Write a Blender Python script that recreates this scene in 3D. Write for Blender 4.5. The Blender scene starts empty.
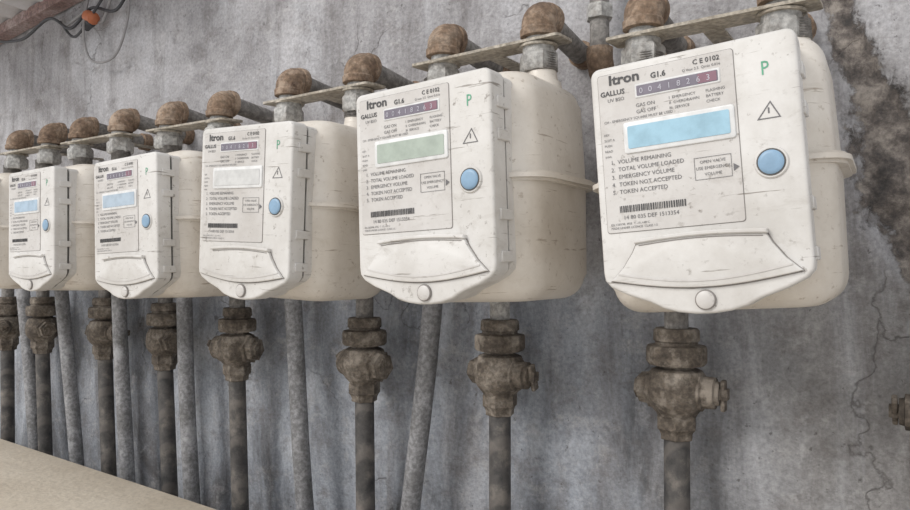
import bpy, bmesh, math, random
from mathutils import Vector, Matrix, noise
random.seed(7)
scene = bpy.context.scene
R = math.radians

# ------------------------------------------------------------------ node helpers
def new_mat(name):
    m = bpy.data.materials.new(name); m.use_nodes = True
    nt = m.node_tree; b = nt.nodes.get("Principled BSDF")
    return m, nt, b
def N(nt, typ, **kw):
    n = nt.nodes.new(typ)
    for k, v in kw.items(): setattr(n, k, v)
    return n
def ramp(nt, fac, stops):
    r = N(nt, 'ShaderNodeValToRGB'); nt.links.new(fac, r.inputs[0])
    cr = r.color_ramp
    while len(cr.elements) < len(stops): cr.elements.new(0.5)
    for e, (p, c) in zip(cr.elements, stops):
        e.position = p
        e.color = (c, c, c, 1) if isinstance(c, (int, float)) else (c[0], c[1], c[2], 1)
    return r.outputs[0]
def noise_n(nt, vec, scale, detail=6, rough=0.6, dist=0.0):
    n = N(nt, 'ShaderNodeTexNoise'); n.inputs['Scale'].default_value = scale
    n.inputs['Detail'].default_value = detail; n.inputs['Roughness'].default_value = rough
    n.inputs['Distortion'].default_value = dist
    nt.links.new(vec, n.inputs['Vector']); return n.outputs[0]
def mix(nt, fac, a, b, mode='MIX'):
    m = N(nt, 'ShaderNodeMix', data_type='RGBA', blend_type=mode)
    if isinstance(fac, (int, float)): m.inputs[0].default_value = fac
    else: nt.links.new(fac, m.inputs[0])
    for i, v in ((6, a), (7, b)):
        if isinstance(v, tuple): m.inputs[i].default_value = (v[0], v[1], v[2], 1)
        else: nt.links.new(v, m.inputs[i])
    return m.outputs[2]
def mathn(nt, op, a, b=None):
    m = N(nt, 'ShaderNodeMath', operation=op)
    for i, v in ((0, a), (1, b)):
        if v is None: continue
        if isinstance(v, (int, float)): m.inputs[i].default_value = v
        else: nt.links.new(v, m.inputs[i])
    return m.outputs[0]
def mapping(nt, vec, scale=(1, 1, 1), loc=(0, 0, 0), rot=(0, 0, 0)):
    m = N(nt, 'ShaderNodeMapping'); nt.links.new(vec, m.inputs[0])
    m.inputs['Scale'].default_value = scale; m.inputs['Location'].default_value = loc
    m.inputs['Rotation'].default_value = rot
    return m.outputs[0]
def bump(nt, b, h, strength, dist=0.01):
    bp = N(nt, 'ShaderNodeBump'); bp.inputs['Strength'].default_value = strength
    bp.inputs['Distance'].default_value = dist
    nt.links.new(h, bp.inputs['Height']); nt.links.new(bp.outputs[0], b.inputs['Normal'])
def objvec(nt, rnd=True):
    tc = N(nt, 'ShaderNodeTexCoord')
    if not rnd: return tc.outputs['Object']
    oi = N(nt, 'ShaderNodeObjectInfo')
    sc = mathn(nt, 'MULTIPLY', oi.outputs['Random'], 37.0)
    a = N(nt, 'ShaderNodeVectorMath', operation='ADD')
    nt.links.new(tc.outputs['Object'], a.inputs[0]); nt.links.new(sc, a.inputs[1])
    return a.outputs[0]
def simple(name, col, rough=0.5, metal=0.0):
    m, nt, b = new_mat(name)
    v = objvec(nt)
    n = noise_n(nt, v, 60)
    c2 = tuple(c * 0.8 for c in col)
    nt.links.new(mix(nt, ramp(nt, n, [(0.4, 0), (0.7, 1)]), col, c2), b.inputs['Base Color'])
    b.inputs['Roughness'].default_value = rough; b.inputs['Metallic'].default_value = metal
    return m

def dirty(name, base, dirt1, dirt2, amt=0.5, rough=0.45, speck=0.5):
    m, nt, b = new_mat(name); v = objvec(nt)
    n1 = ramp(nt, noise_n(nt, v, 10, 9, 0.7), [(0.40, 0), (0.66, amt)])
    c = mix(nt, n1, base, dirt1)
    vs0 = mapping(nt, v, (22, 22, 48), rot=(0, -0.6, 0))
    n4 = ramp(nt, noise_n(nt, vs0, 1.0, 8, 0.75, 0.6), [(0.56, 0), (0.68, speck * 0.7)])
    c = mix(nt, n4, c, dirt1)
    n2 = ramp(nt, noise_n(nt, v, 120, 5, 0.65), [(0.60, 0), (0.68, speck)])
    n2m = ramp(nt, noise_n(nt, v, 14, 4, 0.6), [(0.42, 0.15), (0.6, 1)])
    c = mix(nt, mathn(nt, 'MULTIPLY', n2, n2m), c, dirt2)
    for rt, th in ((0.5, 0.655), (-0.9, 0.665)):
        vs = mapping(nt, v, (12, 12, 230), rot=(0, rt, 0))
        n3 = ramp(nt, noise_n(nt, vs, 1.0, 4, 0.65), [(th, 0), (th + 0.04, speck)])
        c = mix(nt, n3, c, dirt2)
    nt.links.new(c, b.inputs['Base Color'])
    b.inputs['Roughness'].default_value = rough
    bump(nt, b, noise_n(nt, v, 40), 0.08, 0.002)
    return m

M = {}
M['plate'] = dirty('meter_faceplate_plastic', (0.67, 0.655, 0.635), (0.45, 0.425, 0.39), (0.20, 0.175, 0.15), 0.6, 0.45, 0.8)
M['label'] = dirty('meter_label_print', (0.60, 0.58, 0.56), (0.42, 0.39, 0.36), (0.20, 0.175, 0.15), 0.6, 0.42, 0.8)
M['body'] = dirty('meter_body_enamel', (0.70, 0.655, 0.595), (0.52, 0.465, 0.395), (0.26, 0.19, 0.13), 0.7, 0.38, 0.65)
M['rim'] = simple('dark_rim_gap', (0.10, 0.095, 0.09), 0.7)  # dark button rim and dark groove around the casing
M['gap'] = simple('panel_gap_shade', (0.25, 0.23, 0.215), 0.7)  # soft shadow lines of the flap put into colour; also panel and keyhole outlines
M['ink'] = simple('printed_ink', (0.15, 0.145, 0.15), 0.6)
M['inkd'] = simple('printed_logo_ink', (0.07, 0.068, 0.07), 0.6)
M['white'] = simple('white_frame', (0.72, 0.72, 0.715), 0.4)
M['button'] = simple('blue_button', (0.25, 0.39, 0.54), 0.4)
M['green'] = simple('green_marker', (0.12, 0.38, 0.24), 0.6)
M['counter'] = simple('counter_window', (0.20, 0.18, 0.22), 0.25)
M['digit'] = simple('counter_digit', (0.50, 0.49, 0.55), 0.4)
M['red'] = simple('counter_red', (0.25, 0.13, 0.17), 0.4)

def rusty(name, a, b2, c3, rough=0.85, scale=28):
    m, nt, b = new_mat(name); v = objvec(nt)
    n1 = noise_n(nt, v, scale, 8, 0.7)
    c = ramp(nt, n1, [(0.3, a), (0.5, b2), (0.70, c3)])
    n2 = ramp(nt, noise_n(nt, v, 150, 4), [(0.4, 0.5), (0.62, 1.05)])
    c = mix(nt, 0.8, c, n2, 'MULTIPLY')
    n3 = ramp(nt, noise_n(nt, v, 12, 8, 0.7), [(0.56, 0), (0.64, 0.55)])
    c = mix(nt, n3, c, tuple(min(1, k * 1.25) for k in c3))
    nt.links.new(c, b.inputs['Base Color']); b.inputs['Roughness'].default_value = rough
    bump(nt, b, noise_n(nt, v, 110, 6, 0.7), 0.7, 0.004)
    return m
M['rust'] = rusty('rusted_iron', (0.13, 0.08, 0.055), (0.27, 0.185, 0.125), (0.42, 0.33, 0.255))
M['valve'] = rusty('weathered_bronze', (0.06, 0.048, 0.040), (0.155, 0.128, 0.102), (0.35, 0.31, 0.265))
M['pipe'] = rusty('grey_galvanised_pipe', (0.17, 0.168, 0.168), (0.28, 0.28, 0.29), (0.40, 0.405, 0.425), 0.7, 14)
M['uppipe'] = rusty('aged_steel_pipe', (0.13, 0.115, 0.105), (0.24, 0.225, 0.21), (0.36, 0.34, 0.32), 0.6, 18)
M['nut'] = rusty('zinc_nut', (0.26, 0.235, 0.21), (0.45, 0.44, 0.42), (0.60, 0.59, 0.57), 0.45, 30)
M['bracket'] = rusty('bracket_steel', (0.30, 0.25, 0.19), (0.46, 0.41, 0.335), (0.56, 0.51, 0.44), 0.55, 20)

def wrapped():
    m, nt, b = new_mat('tape_wrapped_pipe'); v = objvec(nt)
    n1 = noise_n(nt, v, 22, 7, 0.7)
    c = ramp(nt, n1, [(0.35, (0.03, 0.03, 0.032)), (0.52, (0.085, 0.08, 0.077)), (0.72, (0.24, 0.215, 0.19))])
    w = N(nt, 'ShaderNodeTexWave', wave_type='BANDS', bands_direction='Z')
    w.inputs['Scale'].default_value = 5; w.inputs['Distortion'].default_value = 3.0
    nt.links.new(mapping(nt, v, (1, 1, 1), rot=(0.5, 0.6, 0)), w.inputs['Vector'])
    c = mix(nt, mathn(nt, 'MULTIPLY', ramp(nt, w.outputs[1], [(0.82, 0), (0.95, 1)]), 0.4), c, (0.19, 0.17, 0.155))
    nt.links.new(c, b.inputs['Base Color']); b.inputs['Roughness'].default_value = 0.6
    bump(nt, b, w.outputs[1], 0.35, 0.003)
    return m
M['wrap'] = wrapped()

def wall_mat():
    m, nt, b = new_mat('weathered_concrete_wall'); v = objvec(nt, False)
    sep = N(nt, 'ShaderNodeSeparateXYZ'); nt.links.new(v, sep.inputs[0])
    big = noise_n(nt, v, 3.2, 12, 0.66, 0.5)
    c = ramp(nt, big, [(0.34, (0.25, 0.24, 0.245)), (0.48, (0.39, 0.38, 0.39)), (0.62, (0.53, 0.52, 0.535))])
    lowf = mathn(nt, 'ADD', mathn(nt, 'MULTIPLY', sep.outputs[2], -4.0), mathn(nt, 'MULTIPLY', noise_n(nt, v, 5, 6), 1.0))
    lowf = ramp(nt, lowf, [(0.25, 0), (0.85, 1)])
    blu = ramp(nt, noise_n(nt, mapping(nt, v, (1.0, 1, 0.5)), 5.5, 12, 0.68, 0.6), [(0.36, (0.12, 0.125, 0.138)), (0.45, (0.25, 0.265, 0.295)), (0.54, (0.36, 0.385, 0.43)), (0.66, (0.57, 0.595, 0.64))])
    rightm = mathn(nt, 'MULTIPLY', mathn(nt, 'ADD', sep.outputs[0], 0.40), 3.5)
    rightm = ramp(nt, rightm, [(0, 0), (1, 1)])
    gr = noise_n(nt, mapping(nt, v, (1.0, 1, 0.55)), 6, 12, 0.68, 0.5)
    blu = mix(nt, rightm, blu, ramp(nt, gr, [(0.34, (0.17, 0.163, 0.16)), (0.5, (0.28, 0.272, 0.268)), (0.66, (0.40, 0.39, 0.385))]))
    c = mix(nt, lowf, c, blu)
    # soft vertical runs
    dr = ramp(nt, noise_n(nt, mapping(nt, v, (9, 9, 1.3)), 1.3, 8, 0.66, 0.5), [(0.50, 0), (0.68, 0.6)])
    c = mix(nt, dr, c, (0.14, 0.125, 0.12))
    dr2 = ramp(nt, noise_n(nt, mapping(nt, v, (7, 7, 1.2), loc=(3, 1, 5)), 1.4, 9, 0.68, 0.6), [(0.50, 0), (0.70, 0.6)])
    c = mix(nt, dr2, c, (0.60, 0.605, 0.635))
    # faint blotches and pits
    sp = ramp(nt, noise_n(nt, mapping(nt, v, (1, 1, 1.3)), 13, 12, 0.74, 0.3), [(0.52, 0), (0.66, 0.55)])
    c = mix(nt, sp, c, (0.17, 0.15, 0.14))
    sp2 = ramp(nt, noise_n(nt, mapping(nt, v, (1, 1, 1.2), loc=(9, 2, 1)), 18, 12, 0.76), [(0.53, 0), (0.66, 0.5)])
    c = mix(nt, sp2, c, (0.55, 0.535, 0.53))
    pit = ramp(nt, noise_n(nt, v, 95, 4, 0.7), [(0.64, 0), (0.69, 0.6)])
    c = mix(nt, pit, c, (0.09, 0.08, 0.075))
    # hairline cracks
    vo = N(nt, 'ShaderNodeTexVoronoi', feature='DISTANCE_TO_EDGE'); vo.inputs['Scale'].default_value = 2.3
    dv = N(nt, 'ShaderNodeVectorMath', operation='ADD')
    nz_ = N(nt, 'ShaderNodeTexNoise'); nz_.inputs['Scale'].default_value = 9; nz_.inputs['Detail'].default_value = 8
    nt.links.new(v, nz_.inputs['Vector'])
    scv = N(nt, 'ShaderNodeVectorMath', operation='SCALE'); scv.inputs['Scale'].default_value = 0.25
    nt.links.new(nz_.outputs['Color'], scv.inputs[0])
    nt.links.new(v, dv.inputs[0]); nt.links.new(scv.outputs[0], dv.inputs[1]); nt.links.new(dv.outputs[0], vo.inputs['Vector'])
    crk = ramp(nt, vo.outputs['Distance'], [(0.0, 0.6), (0.006, 0)])
    crkm = ramp(nt, noise_n(nt, v, 3, 4), [(0.5, 0), (0.56, 1)])
    crk = mathn(nt, 'MULTIPLY', crk, crkm)
    c = mix(nt, crk, c, (0.09, 0.08, 0.075))
    fine = ramp(nt, noise_n(nt, v, 150, 5, 0.75), [(0.35, 0.72), (0.62, 1.12)])
    c = mix(nt, 0.9, c, fine, 'MULTIPLY')
    at = N(nt, 'ShaderNodeAttribute', attribute_name='damage')
    dm = mathn(nt, 'ADD', at.outputs['Fac'], mathn(nt, 'MULTIPLY', mathn(nt, 'SUBTRACT', noise_n(nt, v, 24, 10, 0.75), 0.5), 1.7))
    dmm = ramp(nt, dm, [(0.42, 0), (0.56, 0.92)])
    dc = ramp(nt, noise_n(nt, v, 40, 9, 0.75), [(0.36, (0.03, 0.026, 0.023)), (0.48, (0.12, 0.10, 0.088)), (0.64, (0.36, 0.32, 0.28))])
    c = mix(nt, dmm, c, dc)
    nt.links.new(c, b.inputs['Base Color']); b.inputs['Roughness'].default_value = 0.82
    h = mathn(nt, 'ADD', noise_n(nt, v, 16, 12, 0.75), mathn(nt, 'MULTIPLY', sp, -0.2))
    h = mathn(nt, 'ADD', h, mathn(nt, 'MULTIPLY', pit, -0.3))
    h = mathn(nt, 'ADD', h, mathn(nt, 'MULTIPLY', crk, -0.4))
    h = mathn(nt, 'ADD', h, mathn(nt, 'MULTIPLY', dmm, -0.6))
    bump(nt, b, h, 0.6, 0.013)
    return m
M['wall'] = wall_mat()

def floor_mat():
    m, nt, b = new_mat('sandy_concrete'); v = objvec(nt, False)
    c = ramp(nt, noise_n(nt, v, 6, 8), [(0.3, (0.56, 0.485, 0.385)), (0.7, (0.70, 0.625, 0.52))])
    f = ramp(nt, noise_n(nt, v, 130, 5, 0.7), [(0.35, 0.80), (0.6, 1.0)])
    nt.links.new(mix(nt, 0.8, c, f, 'MULTIPLY'), b.inputs['Base Color'])
    b.inputs['Roughness'].default_value = 0.9
    bump(nt, b, noise_n(nt, v, 60, 6), 0.4, 0.004)
    return m
M['floor'] = floor_mat()
M['awn'] = dirty('awning_sheet', (0.62, 0.62, 0.64), (0.40, 0.36, 0.34), (0.25, 0.2, 0.18), 0.6, 0.5, 0.5)
M['beam'] = rusty('awning_beam_paint', (0.22, 0.13, 0.115), (0.36, 0.25, 0.23), (0.50, 0.41, 0.39), 0.7, 10)
M['cable'] = simple('black_cable', (0.05, 0.05, 0.055), 0.5)
M['cable2'] = simple('grey_cable', (0.30, 0.29, 0.29), 0.5)
M['orange'] = simple('orange_connector', (0.50, 0.16, 0.07), 0.5)

# ------------------------------------------------------------------ mesh builder
class MB:
    def __init__(s): s.v = []; s.f = []; s.m = []; s.mats = []
    def mi(s, mat):
        if mat not in s.mats: s.mats.append(mat)
        return s.mats.index(mat)
    def add(s, vs, fs, mat, mtx=None):
        o = len(s.v); k = s.mi(mat)
        for p in vs:
            p = Vector(p)
            s.v.append(mtx @ p if mtx else p)
        for f in fs: s.f.append([i + o for i in f]); s.m.append(k)
    def add_bm(s, bm, mat, mtx=None):
        bm.verts.ensure_lookup_table(); bm.verts.index_update()
        s.add([v.co.copy() for v in bm.verts], [[v.index for v in f.verts] for f in bm.faces], mat, mtx); bm.free()
    def sweep(s, path, radii, mat, seg=20, cap=True, phase=0.0):
        path = [Vector(p) for p in path]; n = len(path)
        if isinstance(radii, (int, float)): radii = [radii] * n
        tans = []
        for i in range(n):
            a = i - 1
            while a >= 0 and (path[a] - path[i]).length < 1e-7: a -= 1
            c = i + 1
            while c < n and (path[c] - path[i]).length < 1e-7: c += 1
            t = Vector((0, 0, 0))
            if a >= 0: t += (path[i] - path[a]).normalized()
            if c < n: t += (path[c] - path[i]).normalized()
            tans.append(t.normalized())
        t0 = tans[0]
        ref = Vector((1, 0, 0)) if abs(t0.x) < 0.9 else Vector((0, 0, 1))
        nrm = (ref - t0 * ref.dot(t0)).normalized()
        vs = []
        for i in range(n):
            t = tans[i]; nrm = (nrm - t * nrm.dot(t)).normalized(); bn = t.cross(nrm)
            for k in range(seg):
                a = 2 * math.pi * k / seg + phase
                vs.append(path[i] + (nrm * math.cos(a) + bn * math.sin(a)) * radii[i])
        fs = []
        for i in range(n - 1):
            for k in range(seg):
                k2 = (k + 1) % seg
                fs.append([i * seg + k, i * seg + k2, (i + 1) * seg + k2, (i + 1) * seg + k])
        if cap:
            fs.append(list(range(seg))[::-1]); fs.append([(n - 1) * seg + k for k in range(seg)])
        s.add(vs, fs, mat)
    def lathe(s, origin, axis, prof, mat, seg=20, phase=0.0):
        o = Vector(origin); a = Vector(axis).normalized()
        s.sweep([o + a * d for d, r in prof], [max(r, 1e-4) for d, r in prof], mat, seg, True, phase)
    def prism(s, outline, y0, y1, mat, bev=0.0, seg=3, mtx=None):
        """outline in (x,z), y0 = front (toward camera, smaller y), y1 = back"""
        bm = bmesh.new()
        fv = [bm.verts.new((x, y0, z)) for x, z in outline]
        bv = [bm.verts.new((x, y1, z)) for x, z in outline]
        ff = bm.faces.new(fv); bm.faces.new(bv[::-1]); n = len(fv)
        for i in range(n): bm.faces.new((fv[i], bv[i], bv[(i + 1) % n], fv[(i + 1) % n]))
        bmesh.ops.recalc_face_normals(bm, faces=bm.faces)
        if bev > 0:
            bmesh.ops.bevel(bm, geom=list(ff.edges), offset=bev, segments=seg, affect='EDGES', profile=0.5)
        s.add_bm(bm, mat, mtx)
    def box(s, mn, mx, mat, bev=0.0, seg=3, mtx=None):
        bm = bmesh.new(); bmesh.ops.create_cube(bm, size=1)
        for v in bm.verts:
            v.co = Vector([(mn[i] + mx[i]) / 2 + v.co[i] * (mx[i] - mn[i]) for i in range(3)])
        if bev > 0: bmesh.ops.bevel(bm, geom=list(bm.edges), offset=bev, segments=seg, affect='EDGES', profile=0.5)
        s.add_bm(bm, mat, mtx)
    def mesh(s, name, angle=38):
        me = bpy.data.meshes.new(name)
        me.from_pydata([tuple(v) for v in s.v], [], s.f)
        for mt in s.mats: me.materials.append(mt)
        me.polygons.foreach_set('material_index', s.m)
        me.polygons.foreach_set('use_smooth', [True] * len(me.polygons))
        me.update()
        me.set_sharp_from_angle(angle=R(angle))
        return me
    def obj(s, name, parent=None, angle=38):
        return link(name, s.mesh(name, angle), parent)
def link(name, data, parent=None):
    o = bpy.data.objects.new(name, data); scene.collection.objects.link(o)
    if parent: o.parent = parent
    return o
def rrect(x0, x1, z0, z1, r, n=5):
    pts = []
    for cx, cz, a0 in ((x1 - r, z1 - r, 0), (x0 + r, z1 - r, 90), (x0 + r, z0 + r, 180), (x1 - r, z0 + r, 270)):
        for i in range(n + 1):
            a = R(a0 + 90 * i / n); pts.append((cx + r * math.cos(a), cz + r * math.sin(a)))
    return pts

# ------------------------------------------------------------------ text
def text_into(mb, txt, x, z, size, mat, y, align='LEFT', bold=0.0, sx=1.0):
    cu = bpy.data.curves.new('t', 'FONT'); cu.body = txt; cu.size = size; cu.align_x = align
    cu.resolution_u = 2; cu.offset = bold
    ob = bpy.data.objects.new('t', cu); scene.collection.objects.link(ob)
    bpy.context.view_layer.update()
    dg = bpy.context.evaluated_depsgraph_get()
    me = bpy.data.meshes.new_from_object(ob.evaluated_get(dg))
    mt = Matrix.Translation((x, y, z)) @ Matrix.Rotation(R(90), 4, 'X') @ Matrix.Diagonal((sx, 1, 1, 1))
    mb.add([v.co.copy() for v in me.vertices], [list(p.vertices) for p in me.polygons], mat, mt)
    bpy.data.objects.remove(ob); bpy.data.meshes.remove(me); bpy.data.curves.remove(cu)

# ------------------------------------------------------------------ gas meter template
YF = -0.32
mb = MB()
right = [(0.095, -0.006), (0.094, -0.014), (0.088, -0.021), (0.072, -0.029), (0.050, -0.037), (0.038, -0.0435), (0.024, -0.0475), (0.008, -0.0495)]
top = []
for cx, cz, a0 in ((0.095 - 0.009, 0.2 - 0.009, 0), (-0.095 + 0.009, 0.2 - 0.009, 90)):
    for i in range(6):
        a = R(a0 + 90 * i / 5); top.append((cx + 0.009 * math.cos(a), cz + 0.009 * math.sin(a)))
outline = top + [(-x, z) for x, z in right] + right[::-1]
mb.prism(outline, YF, YF + 0.026, M['plate'], 0.0035, 4)
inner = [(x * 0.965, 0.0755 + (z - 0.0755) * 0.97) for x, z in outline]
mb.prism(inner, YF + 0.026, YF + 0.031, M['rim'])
mb.prism([(x * 0.985, 0.0755 + (z - 0.0755) * 0.985) for x, z in outline], YF + 0.031, YF + 0.048, M['plate'], 0.0)
for z in (0.165, 0.13, 0.045, 0.0):
    for sx in (-1, 1):
        mb.box((sx * 0.095 - 0.0025, YF + 0.010, z - 0.006), (sx * 0.095 + 0.0025, YF + 0.034, z + 0.006), M['plate'], 0.001, 1)
# front flap, fan shaped
flap = [(-0.058, 0.022), (-0.063, 0.012), (-0.073, -0.002), (-0.086, -0.0145)]
bot = [(-0.086 + 0.172 * i / 14, -0.0145 - 0.010 * math.sin(math.pi * i / 14)) for i in range(1, 14)]
fo = flap + bot + [(-x, z) for x, z in flap[::-1]]
topl = [(0.058 - 0.116 * i / 10, 0.022 + 0.003 * math.sin(math.pi * i / 10)) for i in range(1, 10)]
fo = fo + topl
fo = fo[::-1]
gap = [(x * 1.018, 0.001 + (z - 0.001) * 1.05) for x, z in fo]
mb.prism(gap, YF - 0.0006, YF + 0.001, M['gap'])  # flap outline, its shadow painted as a darker edge
mb.prism(fo, YF - 0.0045, YF + 0.001, M['plate'], 0.0018, 2)
mb.prism([(0.060 - 0.12 * i / 10, 0.0245 + 0.003 * math.sin(math.pi * i / 10)) for i in range(11)] +
         [(-0.060 + 0.12 * i / 10, 0.0205 + 0.003 * math.sin(math.pi * i / 10)) for i in range(11)], YF - 0.0075, YF, M['plate'], 0.001, 1)
mb.prism([(0.056 - 0.112 * i / 10, 0.0190 + 0.003 * math.sin(math.pi * i / 10)) for i in range(11)] +
         [(-0.056 + 0.112 * i / 10, 0.0181 + 0.003 * math.sin(math.pi * i / 10)) for i in range(11)], YF - 0.0049, YF, M['gap'])  # painted shadow line below the flap lip
mb.prism([(0.078 - 0.156 * i / 14, -0.0075 - 0.010 * math.sin(math.pi * i / 14)) for i in range(15)] +
         [(-0.078 + 0.156 * i / 14, -0.0090 - 0.010 * math.sin(math.pi * i / 14)) for i in range(15)], YF - 0.0053, YF, M['label'])
# keyhole
mb.lathe((0.002, YF - 0.003, -0.0365), (0, 1, 0), [(0, 0.0085), (0.0008, 0.0095), (0.004, 0.0095)], M['gap'], 24)
mb.lathe((0.002, YF - 0.0038, -0.0365), (0, 1, 0), [(0, 0.007), (0.0008, 0.0083), (0.004, 0.0083)], M['label'], 24)
# label panel and column groove
mb.prism(rrect(-0.0875, 0.0425, 0.0325, 0.192, 0.003)[::-1], YF - 0.0003, YF + 0.001, M['gap'])
mb.prism(rrect(-0.0870, 0.0420, 0.0330, 0.1915, 0.003)[::-1], YF - 0.0011, YF + 0.001, M['label'], 0.0003, 1)
# lcd frame, counter frame
mb.prism(rrect(-0.064, 0.040, 0.1095, 0.1405, 0.003)[::-1], YF - 0.0030, YF, M['white'], 0.0012, 2)
mb.prism(rrect(-0.050, 0.030, 0.1625, 0.1765, 0.0015)[::-1], YF - 0.0022, YF, M['white'], 0.0008, 1)
# button surround
mb.lathe((0.067, YF - 0.002, 0.083), (0, 1, 0), [(0, 0.0135), (0.001, 0.0145), (0.003, 0.0148)], M['plate'], 28)
mb.lathe((0.067, YF - 0.0024, 0.083), (0, 1, 0), [(0, 0.0122), (0.002, 0.0125)], M['rim'], 28)
casing = mb.mesh('casing')

# body
mb = MB()
bx = 0.116; y0 = -0.283; y1 = -0.10
def ringpts(hx, ya, yb, r, n=7):
    return rrect(-hx, hx, ya, yb, r, n)
def loft(prof, mat):
    rings = []
    for z, ins, r in prof:
        rings.append([(x, y, z) for x, y in ringpts(bx - ins, y0 + ins, y1 - ins, max(0.003, r - ins))])
    n = len(rings[0]); vs = [p for rg in rings for p in rg]; fs = []
    for i in range(len(rings) - 1):
        for k in range(n): fs.append([i * n + k, i * n + (k + 1) % n, (i + 1) * n + (k + 1) % n, (i + 1) * n + k])
    fs.append(list(range(n))[::-1]); fs.append([(len(rings) - 1) * n + k for k in range(n)])
    mb.add(vs, fs, mat)
def halfprof(zs, ze, rc, rr=0.040):
    sgn = 1 if ze > zs else -1; pr = [(zs, 0.0, rr), (zs + sgn * 0.004, 0.0015, rr), (ze - sgn * rc, 0.004, rr)]
    for i in range(1, 9):
        a = math.pi / 2 * i / 8
        pr.append((ze - sgn * rc + sgn * rc * math.sin(a), 0.004 + rc * (1 - math.cos(a)), rr + rc * 0.3))
    return pr
pu = halfprof(0.092, 0.212, 0.026); loft(pu, M['body'])
pl = halfprof(0.086, -0.050, 0.030); loft(pl[::-1], M['body'])
for za, zb, g in ((0.0865, 0.0915, 0.0), (0.0835, 0.0865, -0.004), (0.0915, 0.0945, -0.004)):
    rg = ringpts(bx + 0.011 + g, y0 - 0.004 - g, y1 + 0.011 + g, 0.048)
    n = len(rg)
    mb.add([(x, y, za) for x, y in rg] + [(x, y, zb) for x, y in rg],
           [[k, (k + 1) % n, n + (k + 1) % n, n + k] for k in range(n)] + [list(range(n))[::-1], [n + k for k in range(n)]], M['body'])
for sx in (-0.078, 0.078):
    mb.lathe((sx, -0.17, 0.200), (0, 0, 1), [(0, 0.025), (0.014, 0.024), (0.018, 0.020), (0.03, 0.0185), (0.05, 0.0185)], M['body'], 24)
    prof = []
    for i in range(8):
        prof += [(0.0 + i * 0.0028, 0.0185), (0.0014 + i * 0.0028, 0.0205)]
    mb.lathe((sx, -0.17, 0.2285), (0, 0, 1), prof, M['uppipe'], 24)
body = mb.mesh('body', 50)

# print
mb = MB(); YT = YF - 0.0016; ik = M['ink']; idk = M['inkd']
text_into(mb, "Itron", -0.076, 0.1805, 0.0135, idk, YT, bold=0.0004, sx=1.15)
text_into(mb, "GALLUS", -0.085, 0.1700, 0.0070, idk, YT, bold=0.00015)
text_into(mb, "UV BSO", -0.078, 0.1635, 0.0050, ik, YT)
text_into(mb, "G1.6", -0.034, 0.1795, 0.0075, idk, YT, bold=0.0002)
text_into(mb, "C E 0102", 0.006, 0.1840, 0.0065, idk, YT, bold=0.0001)
text_into(mb, "Q max 2.5  Qmin 0.016", -0.004, 0.1790, 0.0036, ik, YT)
for i, t in enumerate(["GAS ON", "GAS OFF"]):
    text_into(mb, t, -0.050, 0.1540 - i * 0.0062, 0.0050, ik, YT)
for i, t in enumerate(["I  EMERGENCY", "II  OVERDRAWN", "III  SERVICE"]):
    text_into(mb, t, -0.018, 0.1560 - i * 0.0050, 0.0038, ik, YT)
for i, t in enumerate(["FLASHING", "BATTERY", "CHECK"]):
    text_into(mb, t, 0.016, 0.1560 - i * 0.0050, 0.0038, ik, YT)
text_into(mb, "CH - EMERGENCY SQUARE MUST BE USED", -0.083, 0.1425, 0.0036, ik, YT)
for i, t in enumerate(["1.  VOLUME REMAINING", "2.  TOTAL VOLUME LOADED", "3.  EMERGENCY VOLUME", "4.  TOKEN NOT ACCEPTED", "5.  TOKEN ACCEPTED"]):
    text_into(mb, t, -0.079, 0.1010 - i * 0.0075, 0.0058, ik, YT, sx=0.95)
for i, t in enumerate(["OPEN VALVE", "USE EMERGENCY", "VOLUME"]):
    text_into(mb, t, 0.0175, 0.0900 - i * 0.0058, 0.0040, ik, YT, 'CENTER')
mb.prism([(0.0405, 0.083), (0.0355, 0.0865), (0.0355, 0.0795)], YT - 0.0001, YT, ik)
text_into(mb, "14 80 035 DEF 1513354", -0.070, 0.0455, 0.0055, ik, YT)
for i, t in enumerate(["EN 1359:98  IP55  T -10..+40 C", "MADE UNDER LICENCE  CLASS 1.5"]):
    text_into(mb, t, -0.083, 0.0400 - i * 0.0036, 0.0030, ik, YT)
x = -0.073
rr = random.Random(3)
while x < -0.010:
    w = rr.choice([0.0005, 0.0009, 0.0013])
    mb.box((x, YT - 0.0001, 0.0525), (x + w, YT + 0.0002, 0.0590), idk); x += w + rr.choice([0.0008, 0.0011])
for i, t in enumerate(["KEY", "SLOT A", "PUSH", "READ", "kWh"]):
    text_into(mb, t, -0.084, 0.1300 - i * 0.0055, 0.0032, ik, YT)
tri = [(0.058, 0.122), (0.078, 0.122), (0.070, 0.138)]
cx = sum(p[0] for p in tri) / 3; cz = sum(p[1] for p in tri) / 3
ti = [(cx + (a - cx) * 0.82, cz + (b_ - cz) * 0.82) for a, b_ in tri]
vs = [(a, YF - 0.0004, b_) for a, b_ in tri] + [(a, YF - 0.0004, b_) for a, b_ in ti]
mb.add(vs, [[0, 1, 4, 3], [1, 2, 5, 4], [2, 0, 3, 5]], ik)
mb.box((0.0675, YF - 0.0005, 0.127), (0.0688, YF, 0.132), ik)
text_into(mb, "P", 0.064, 0.162, 0.018, M['green'], YF - 0.0004, sx=0.8)
for a, b_, c_, d_ in ((0.001, 0.034, 0.0955, 0.0958), (0.001, 0.034, 0.0750, 0.0753), (0.001, 0.0013, 0.0750, 0.0958), (0.0337, 0.034, 0.0750, 0.0958)):
    mb.box((a, YT - 0.0001, c_), (b_, YT + 0.0002, d_), ik)
mb.prism(rrect(-0.0480, 0.0280, 0.1645, 0.1745, 0.001)[::-1], YF - 0.0026, YF - 0.002, M['counter'])
mb.prism(rrect(0.010, 0.0270, 0.1650, 0.1740, 0.001)[::-1], YF - 0.0028, YF - 0.002, M['red'])
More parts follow.
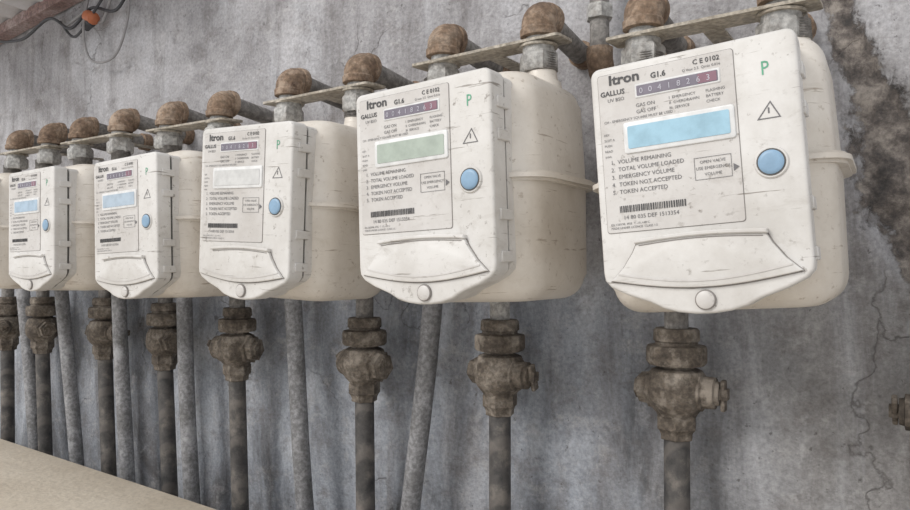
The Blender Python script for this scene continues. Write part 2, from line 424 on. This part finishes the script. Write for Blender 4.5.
for i, dch in enumerate("00418263"):
    text_into(mb, dch, -0.0455 + i * 0.0090, 0.1665, 0.0078, M['digit'], YF - 0.003)
printed = mb.mesh('printed_marks')

mb = MB()
mb.prism(rrect(-0.0595, 0.0355, 0.1140, 0.1360, 0.0015)[::-1], YF - 0.0036, YF - 0.002, None)
lcd_src = mb
mb = MB(); mb.lathe((0.067, YF - 0.0042, 0.083), (0, 1, 0), [(0, 0.0075), (0.0003, 0.0098), (0.0012, 0.0108), (0.003, 0.011)], M['button'], 28)
button = mb.mesh('button')

# meters: x, z offset, scale, lcd colour
specs = [
    (-0.190, 0.004, 1.030, (0.36, 0.56, 0.68)),
    (-0.506, 0.006, 1.085, (0.42, 0.48, 0.42)),
    (-0.840, 0.000, 1.035, (0.62, 0.62, 0.61)),
    (-1.154, -0.010, 0.985, (0.42, 0.51, 0.60)),
    (-1.480, -0.004, 0.970, (0.38, 0.50, 0.62)),
    (-1.801, -0.004, 1.000, (0.45, 0.52, 0.56)),
]
rolls = [-3.9, -2.0, 2.2, -1.8, -0.8, 0.0]
yaws = [2.0, -1.0, 1.0, 0.5, -0.5, 0]
for i, (mx, dz, sc, lc) in enumerate(specs):
    nm = 'gas_meter' if i == 0 else 'gas_meter.%03d' % i
    e = link(nm, None); e.empty_display_size = 0.05
    piv = Vector((0, -0.2, 0.09))
    rot = Matrix.Rotation(R(yaws[i]), 4, 'Z') @ Matrix.Rotation(R(rolls[i]), 4, 'Y')
    piv2 = Vector((0, -0.2, 0.0))
    e.matrix_world = (Matrix.Translation((mx, 0, dz)) @ Matrix.Translation(piv) @ rot @ Matrix.Translation(-piv)
                      @ Matrix.Translation(piv2) @ Matrix.Scale(sc, 4) @ Matrix.Translation(-piv2))
    link('casing', casing, e); link('body', body, e); link('printed_marks', printed, e); link('button', button, e)
    lm = simple('lcd_glass', lc, 0.15)
    lcd_src.mats = [lm]
    link('lcd_display', lcd_src.mesh('lcd_display'), e)

# ------------------------------------------------------------------ elbows and brackets
def arc(x, y, z, r, n=8):
    return [(x, y + r - r * math.cos(math.pi / 2 * i / n), z + r * math.sin(math.pi / 2 * i / n)) for i in range(n + 1)]
conn = []
offs = [-0.019, -0.002, 0.012, -0.014, -0.010, 0.02]
zo = [0.003, 0.018, 0.002, -0.012, -0.006, -0.004]
for i, (mx, dz, *_r) in enumerate(specs):
    for sx in (-0.078, 0.078): conn.append((mx + offs[i] + sx, zo[i], i, sx))
k = 0
for (cx, dz, i, sx) in conn:
    mb = MB(); y = -0.17; zb = 0.240 + dz
    mb.lathe((cx, y, zb), (0, 0, 1), [(0, 0.021), (0.0, 0.0235), (0.004, 0.0265), (0.022, 0.0265), (0.026, 0.0235), (0.026, 0.018)], M['nut'], 6, 0.3 + k)
    mb.lathe((cx, y, zb + 0.024), (0, 0, 1), [(0, 0.0215), (0.012, 0.0215), (0.014, 0.018), (0.03, 0.0165)], M['nut'], 24)
    zs = zb + 0.046
    lean = (random.random() - 0.5) * 0.012
    mb.lathe((cx, y, zs), (0, 0, 1), [(0, 0.0205), (0.001, 0.0245), (0.010, 0.025), (0.013, 0.0225)], M['rust'], 24)
    p = arc(cx, y, zs + 0.010, 0.020)
    mb.sweep(p, [0.0225, 0.0232, 0.0238, 0.0242, 0.0242, 0.024, 0.0236, 0.023, 0.0225], M['rust'], 24)
    ze = zs + 0.030
    mb.lathe((cx, y + 0.018, ze), (0, 1, 0), [(0, 0.0225), (0.001, 0.0245), (0.011, 0.025), (0.013, 0.018)], M['rust'], 24)
    mb.sweep([(cx, y + 0.028, ze), (cx + lean, -0.03, ze - 0.012), (cx + lean, 0.004, ze - 0.014)], 0.0155, M['uppipe'], 20)
    mb.lathe((cx + lean, -0.022, ze - 0.012), (0, 1, 0), [(0, 0.017), (0.002, 0.020), (0.024, 0.0205)], M['rust'], 20)
    mb.obj('elbow_pipe' if k == 0 else 'elbow_pipe.%03d' % k); k += 1
for i, (mx, dz, *_r) in enumerate(specs):
    mb = MB(); c = mx + offs[i]; z = 0.278 + zo[i]
    ol = rrect(-0.118, 0.118, -0.026, 0.024, 0.006)
    n = len(ol)
    bm = bmesh.new()
    a = [bm.verts.new((x, y, -0.0018)) for x, y in ol]; b_ = [bm.verts.new((x, y, 0.0018)) for x, y in ol]
    bm.faces.new(a[::-1]); bm.faces.new(b_)
    for q in range(n): bm.faces.new((a[q], a[(q + 1) % n], b_[(q + 1) % n], b_[q]))
    mb.add_bm(bm, M['bracket'], Matrix.Translation((c, -0.17, z)) @ Matrix.Rotation(R([-1.0, -1.2, -0.6, 0.4, 0, 0][i]), 4, 'Y') @ Matrix.Rotation(R(3), 4, 'X'))
    mb.box((c - 0.012, -0.155, z - 0.0014), (c + 0.012, 0.0, z + 0.0014), M['bracket'])
    for s_ in (-0.078, 0.078):
        mb.lathe((c + s_, -0.17, z - 0.0055), (0, 0, 1), [(0, 0.0225), (0, 0.026), (0.003, 0.026)], M['bracket'], 24)
    mb.obj('meter_bracket' if i == 0 else 'meter_bracket.%03d' % i)

# ------------------------------------------------------------------ lower risers with shut-off valves
FZ = -0.90       # floor
LZ = -0.452      # ledge top
YP = -0.07
def valve(idx, x, ang, lean=0.0, flip=1, topz=0.06, s=1.0, dz=0.0, nutmat='valve', pr=1.0):
    mb = MB(); V = M['valve']
    mb.sweep([(x, YP, topz), (x, YP, -0.10 + dz)], 0.0155, M['nut'] if nutmat == 'nut' else M['uppipe'], 20)
    pts = [(x + lean * t, YP, (-0.22 + dz) * (1 - t) + FZ * t) for t in (0, 0.25, 0.5, 0.75, 1.0)]
    mb.sweep(pts, 0.0168, M['wrap'], 20)
    z = dz
    mb.lathe((x, YP, -0.084 + z), (0, 0, -1), [(0, 0.017), (0, 0.027), (0.003, 0.0295), (0.016, 0.030), (0.018, 0.0275), (0.021, 0.0275), (0.023, 0.0375 * s), (0.027, 0.039 * s), (0.044, 0.039 * s), (0.048, 0.036), (0.049, 0.024), (0.058, 0.023)], V, 8 if idx % 2 else 24, 0.2)
    mb.lathe((x, YP, -0.136 + z), (0, 0, -1), [(0, 0.024), (0.004, 0.0335), (0.010, 0.0355), (0.016, 0.0385), (0.030, 0.040), (0.044, 0.0385), (0.052, 0.034), (0.060, 0.027), (0.066, 0.024)], V, 24)
    mb.lathe((x, YP, -0.196 + z), (0, 0, -1), [(0, 0.020), (0, 0.0245), (0.003, 0.0275), (0.020, 0.0275), (0.023, 0.0245), (0.028, 0.0225), (0.034, 0.0225), (0.036, 0.017)], V, 6, 0.3 + idx)
    a = R(ang); ax = Vector((math.cos(a), -math.sin(a), 0))
    o = Vector((x, YP, -0.166 + z))
    mb.lathe(o, ax * flip, [(0, 0.025 * pr), (0.034, 0.025 * pr), (0.036, 0.021 * pr), (0.050, 0.0205 * pr), (0.051, 0.016), (0.056, 0.015)], V, 20)
    mb.lathe(o + ax * flip * 0.05, ax * flip, [(0, 0.010), (0.016, 0.0095)], V, 4, 0.78)
    mb.lathe(o, ax * -flip, [(0, 0.026 * pr), (0.036, 0.026 * pr), (0.038, 0.0215 * pr), (0.049, 0.0205 * pr), (0.050, 0.015), (0.054, 0.015)], V, 6, 0.3)
    t = o + ax * flip * 0.060
    mb.box((-0.003, -0.007, -0.022), (0.003, 0.007, 0.018), V, 0.002, 2, Matrix.Translation(t) @ Matrix.Rotation(-a, 4, 'Z') @ Matrix.Rotation(0.3 * idx, 4, 'X'))
    mb.obj('shutoff_valve_pipe' if idx == 0 else 'shutoff_valve_pipe.%03d' % idx)
valve(0, -0.277, 0, 0.0)
valve(1, -0.548, 5, 0.0, topz=0.05, nutmat='nut')
valve(2, -0.822, 8, 0.01, dz=-0.008, pr=1.15, flip=-1)
valve(3, -1.160, -12, 0.03, dz=-0.002, pr=1.15, flip=-1)
valve(4, -1.400, 12, 0.05, pr=1.1, flip=-1)
valve(5, -1.637, -5, 0.05, dz=0.006)
valve(6, -1.930, 10, 0.05, flip=-1)
valve(7, -2.120, 40, 0.02, dz=-0.004)
valve(8, 0.030, 180, 0.0)

greys = [((-0.667, 0.02), (-0.732, -0.518)), ((-1.012, 0.02), (-0.958, -0.518)), ((-1.340, 0.02), (-1.302, -0.518)),
         ((-1.586, 0.02), (-1.541, -0.518)), ((-1.85, 0.02), (-1.755, -0.518)), ((-2.05, 0.02), (-1.955, -0.518))]
for i, (t, b_) in enumerate(greys):
    mb = MB(); n = 10
    pts = []
    for j in range(n + 1):
        f = j / n * (FZ - 0.02) / (-0.538)
        pts.append((t[0] + (b_[0] - t[0]) * f + 0.003 * math.sin(f * 5 + i), YP, t[1] + (b_[1] - t[1]) * f))
    mb.sweep(pts, 0.0165, M['pipe'], 20)
    mb.obj('gas_pipe' if i == 0 else 'gas_pipe.%03d' % i)
mb = MB()
mb.sweep([(-0.392, -0.05, 0.300), (-0.392, -0.05, 0.75)], 0.014, M['uppipe'], 20)
mb.lathe((-0.392, -0.05, 0.355), (0, 0, 1), [(0, 0.016), (0.002, 0.020), (0.020, 0.020), (0.024, 0.016)], M['nut'], 6)
mb.sweep([(-0.392, -0.05, 0.315), (-0.392, -0.05, 0.298), (-0.392, -0.042, 0.283), (-0.392, -0.02, 0.278), (-0.392, 0.004, 0.278)], 0.019, M['rust'], 20)
mb.obj('riser_pipe')

# ------------------------------------------------------------------ room shell
X0, X1, Z0, Z1 = -3.4, 0.9, FZ, 1.0
step = 0.0125
nx = int((X1 - X0) / step); nz = int((Z1 - Z0) / step)
vs = []; dmg = []
pl_ = [(-0.105, 0.42), (-0.085, 0.31), (-0.062, 0.24), (-0.035, 0.15), (-0.022, 0.07), (-0.005, 0.0)]
wd = [0.014, 0.018, 0.022, 0.042, 0.040, 0.018]
def segd(px, pz):
    best = -1
    for j in range(len(pl_) - 1):
        ax_, az_ = pl_[j]; bx_, bz_ = pl_[j + 1]
        dx, dz_ = bx_ - ax_, bz_ - az_
        t = max(0, min(1, ((px - ax_) * dx + (pz - az_) * dz_) / (dx * dx + dz_ * dz_)))
        d = math.hypot(px - ax_ - dx * t, pz - az_ - dz_ * t)
        w = wd[j] * (1 - t) + wd[j + 1] * t
        best = max(best, 1 - 0.5 * d / w)
    return max(0, best)
for j in range(nz + 1):
    for i in range(nx + 1):
        x = X0 + (X1 - X0) * i / nx; z = Z0 + (Z1 - Z0) * j / nz
        d = segd(x, z) if x > -0.3 else 0
        y = 0.004 * noise.noise(Vector((x * 3, 1, z * 3))) + 0.002 * noise.noise(Vector((x * 14, 5, z * 14)))
        if d > 0.4: y += 0.020 * min(1, (d - 0.4) * 4) + 0.012 * noise.noise(Vector((x * 40, 0, z * 40)))
        vs.append((x, y, z)); dmg.append(d)
fs = []
for j in range(nz):
    for i in range(nx):
        a = j * (nx + 1) + i; fs.append((a, a + 1, a + nx + 2, a + nx + 1))
me = bpy.data.meshes.new('wall_back'); me.from_pydata(vs, [], fs); me.materials.append(M['wall'])
at = me.attributes.new('damage', 'FLOAT', 'POINT'); at.data.foreach_set('value', dmg)
me.polygons.foreach_set('use_smooth', [True] * len(me.polygons)); me.update()
link('wall_back', me)
mb = MB(); mb.box((-3.4, -2.4, FZ - 0.08), (0.9, 0.04, FZ), M['floor'], 0.004, 1); mb.obj('floor')
# low ledge standing in front of the pipes, very slightly out of parallel with the wall
mb = MB()
bm = bmesh.new()
def yb(x): return -0.130 - (x + 2.03) * 0.037
base = [(-3.3, -0.85), (0.85, -0.85), (0.85, yb(0.85)), (-3.3, yb(-3.3))]
lo = [bm.verts.new((x, y, FZ)) for x, y in base]; hi = [bm.verts.new((x, y, LZ)) for x, y in base]
bm.faces.new(lo[::-1]); bm.faces.new(hi)
for q in range(4): bm.faces.new((lo[q], lo[(q + 1) % 4], hi[(q + 1) % 4], hi[q]))
bmesh.ops.bevel(bm, geom=list(bm.edges), offset=0.005, segments=2, affect='EDGES', profile=0.5)
mb.add_bm(bm, M['floor']); mb.obj('concrete_ledge')

# awning at top left
mb = MB()
def azx(x): return 0.664 + (x + 2.325) * 0.085
n = 140; vs = []; fs = []
for i in range(n + 1):
    x = -3.4 + i * (3.4 - 1.35) / n
    for (y, dz_) in ((-0.008, 0.03), (-0.42, 0.07)):
        vs.append((x, y, azx(x) + dz_ + 0.008 * math.sin(i * 1.1)))
for i in range(n): fs.append([2 * i, 2 * i + 1, 2 * i + 3, 2 * i + 2])
mb.add(vs, fs, M['awn'])
for (ya, yb_, za, zb) in ((-0.045, -0.008, 0.0, 0.030), (-0.30, -0.27, 0.03, 0.055)):
    vs = []
    for x in (-3.4, -1.35):
        for y, z in ((ya, za), (yb_, za), (yb_, zb), (ya, zb)): vs.append((x, y, azx(x) + z))
    mb.add(vs, [[0, 1, 2, 3], [7, 6, 5, 4], [0, 4, 5, 1], [1, 5, 6, 2], [2, 6, 7, 3], [3, 7, 4, 0]], M['beam'])
awn = mb.obj('awning')
mb = MB()
def smooth_path(ctrl, n=10):
    out = []; c = [Vector(p) for p in ctrl]; c = [c[0]] + c + [c[-1]]
    for i in range(1, len(c) - 2):
        for j in range(n):
            t = j / n
            out.append(0.5 * ((2 * c[i]) + (-c[i-1] + c[i+1]) * t + (2*c[i-1] - 5*c[i] + 4*c[i+1] - c[i+2]) * t*t + (-c[i-1] + 3*c[i] - 3*c[i+1] + c[i+2]) * t**3))
    out.append(c[-2]); return out
mb.sweep(smooth_path([(-1.95, -0.02, 0.66), (-1.86, -0.03, 0.60), (-1.76, -0.04, 0.635), (-1.72, -0.02, 0.70)]), 0.0035, M['cable'], 8)
mb.sweep(smooth_path([(-1.80, -0.02, 0.72), (-1.78, -0.05, 0.60), (-1.76, -0.04, 0.52), (-1.67, -0.03, 0.52), (-1.63, -0.02, 0.62), (-1.64, -0.02, 0.72)]), 0.003, M['cable2'], 8)
mb.sweep(smooth_path([(-2.0, -0.02, 0.68), (-1.9, -0.03, 0.64), (-1.80, -0.03, 0.655), (-1.75, -0.02, 0.62), (-1.70, -0.02, 0.69)]), 0.004, M['cable2'], 8)
mb.sweep(smooth_path([(-2.3, -0.05, 0.66), (-2.1, -0.05, 0.63), (-1.95, -0.05, 0.66), (-1.86, -0.04, 0.62), (-1.78, -0.03, 0.66), (-1.68, -0.02, 0.64), (-1.60, -0.02, 0.72)]), 0.004, M['cable'], 8)
mb.lathe((-1.79, -0.035, 0.640), (1, 0, -0.4), [(0, 0.008), (0.004, 0.016), (0.034, 0.016), (0.04, 0.008)], M['orange'], 12)
mb.lathe((-1.80, -0.035, 0.612), (1, 0, 0.3), [(0, 0.008), (0.004, 0.012), (0.03, 0.012), (0.034, 0.008)], M['cable'], 12)
mb.obj('loose_cables', awn)

# ------------------------------------------------------------------ light
w = bpy.data.worlds.new('overcast'); scene.world = w; w.use_nodes = True
bg = w.node_tree.nodes['Background']; bg.inputs[0].default_value = (0.97, 0.98, 1.0, 1); bg.inputs[1].default_value = 0.92
sd = bpy.data.lights.new('hazy_sun', 'SUN'); sd.energy = 1.9; sd.angle = R(26); sd.color = (1.0, 0.965, 0.92)
so = link('hazy_sun', sd)
so.rotation_euler = Vector((0.35, 0.75, -0.55)).to_track_quat('-Z', 'Y').to_euler()

# ------------------------------------------------------------------ camera
cd = bpy.data.cameras.new('camera'); cd.lens = 28.0; cd.sensor_width = 36; cd.clip_start = 0.02
co = link('camera', cd); co.location = (0, -1.02, 0)
co.rotation_euler = (R(90.81), 0, R(33.6))
scene.camera = co
scene.view_settings.view_transform = 'Standard'
scene.view_settings.look = 'None'
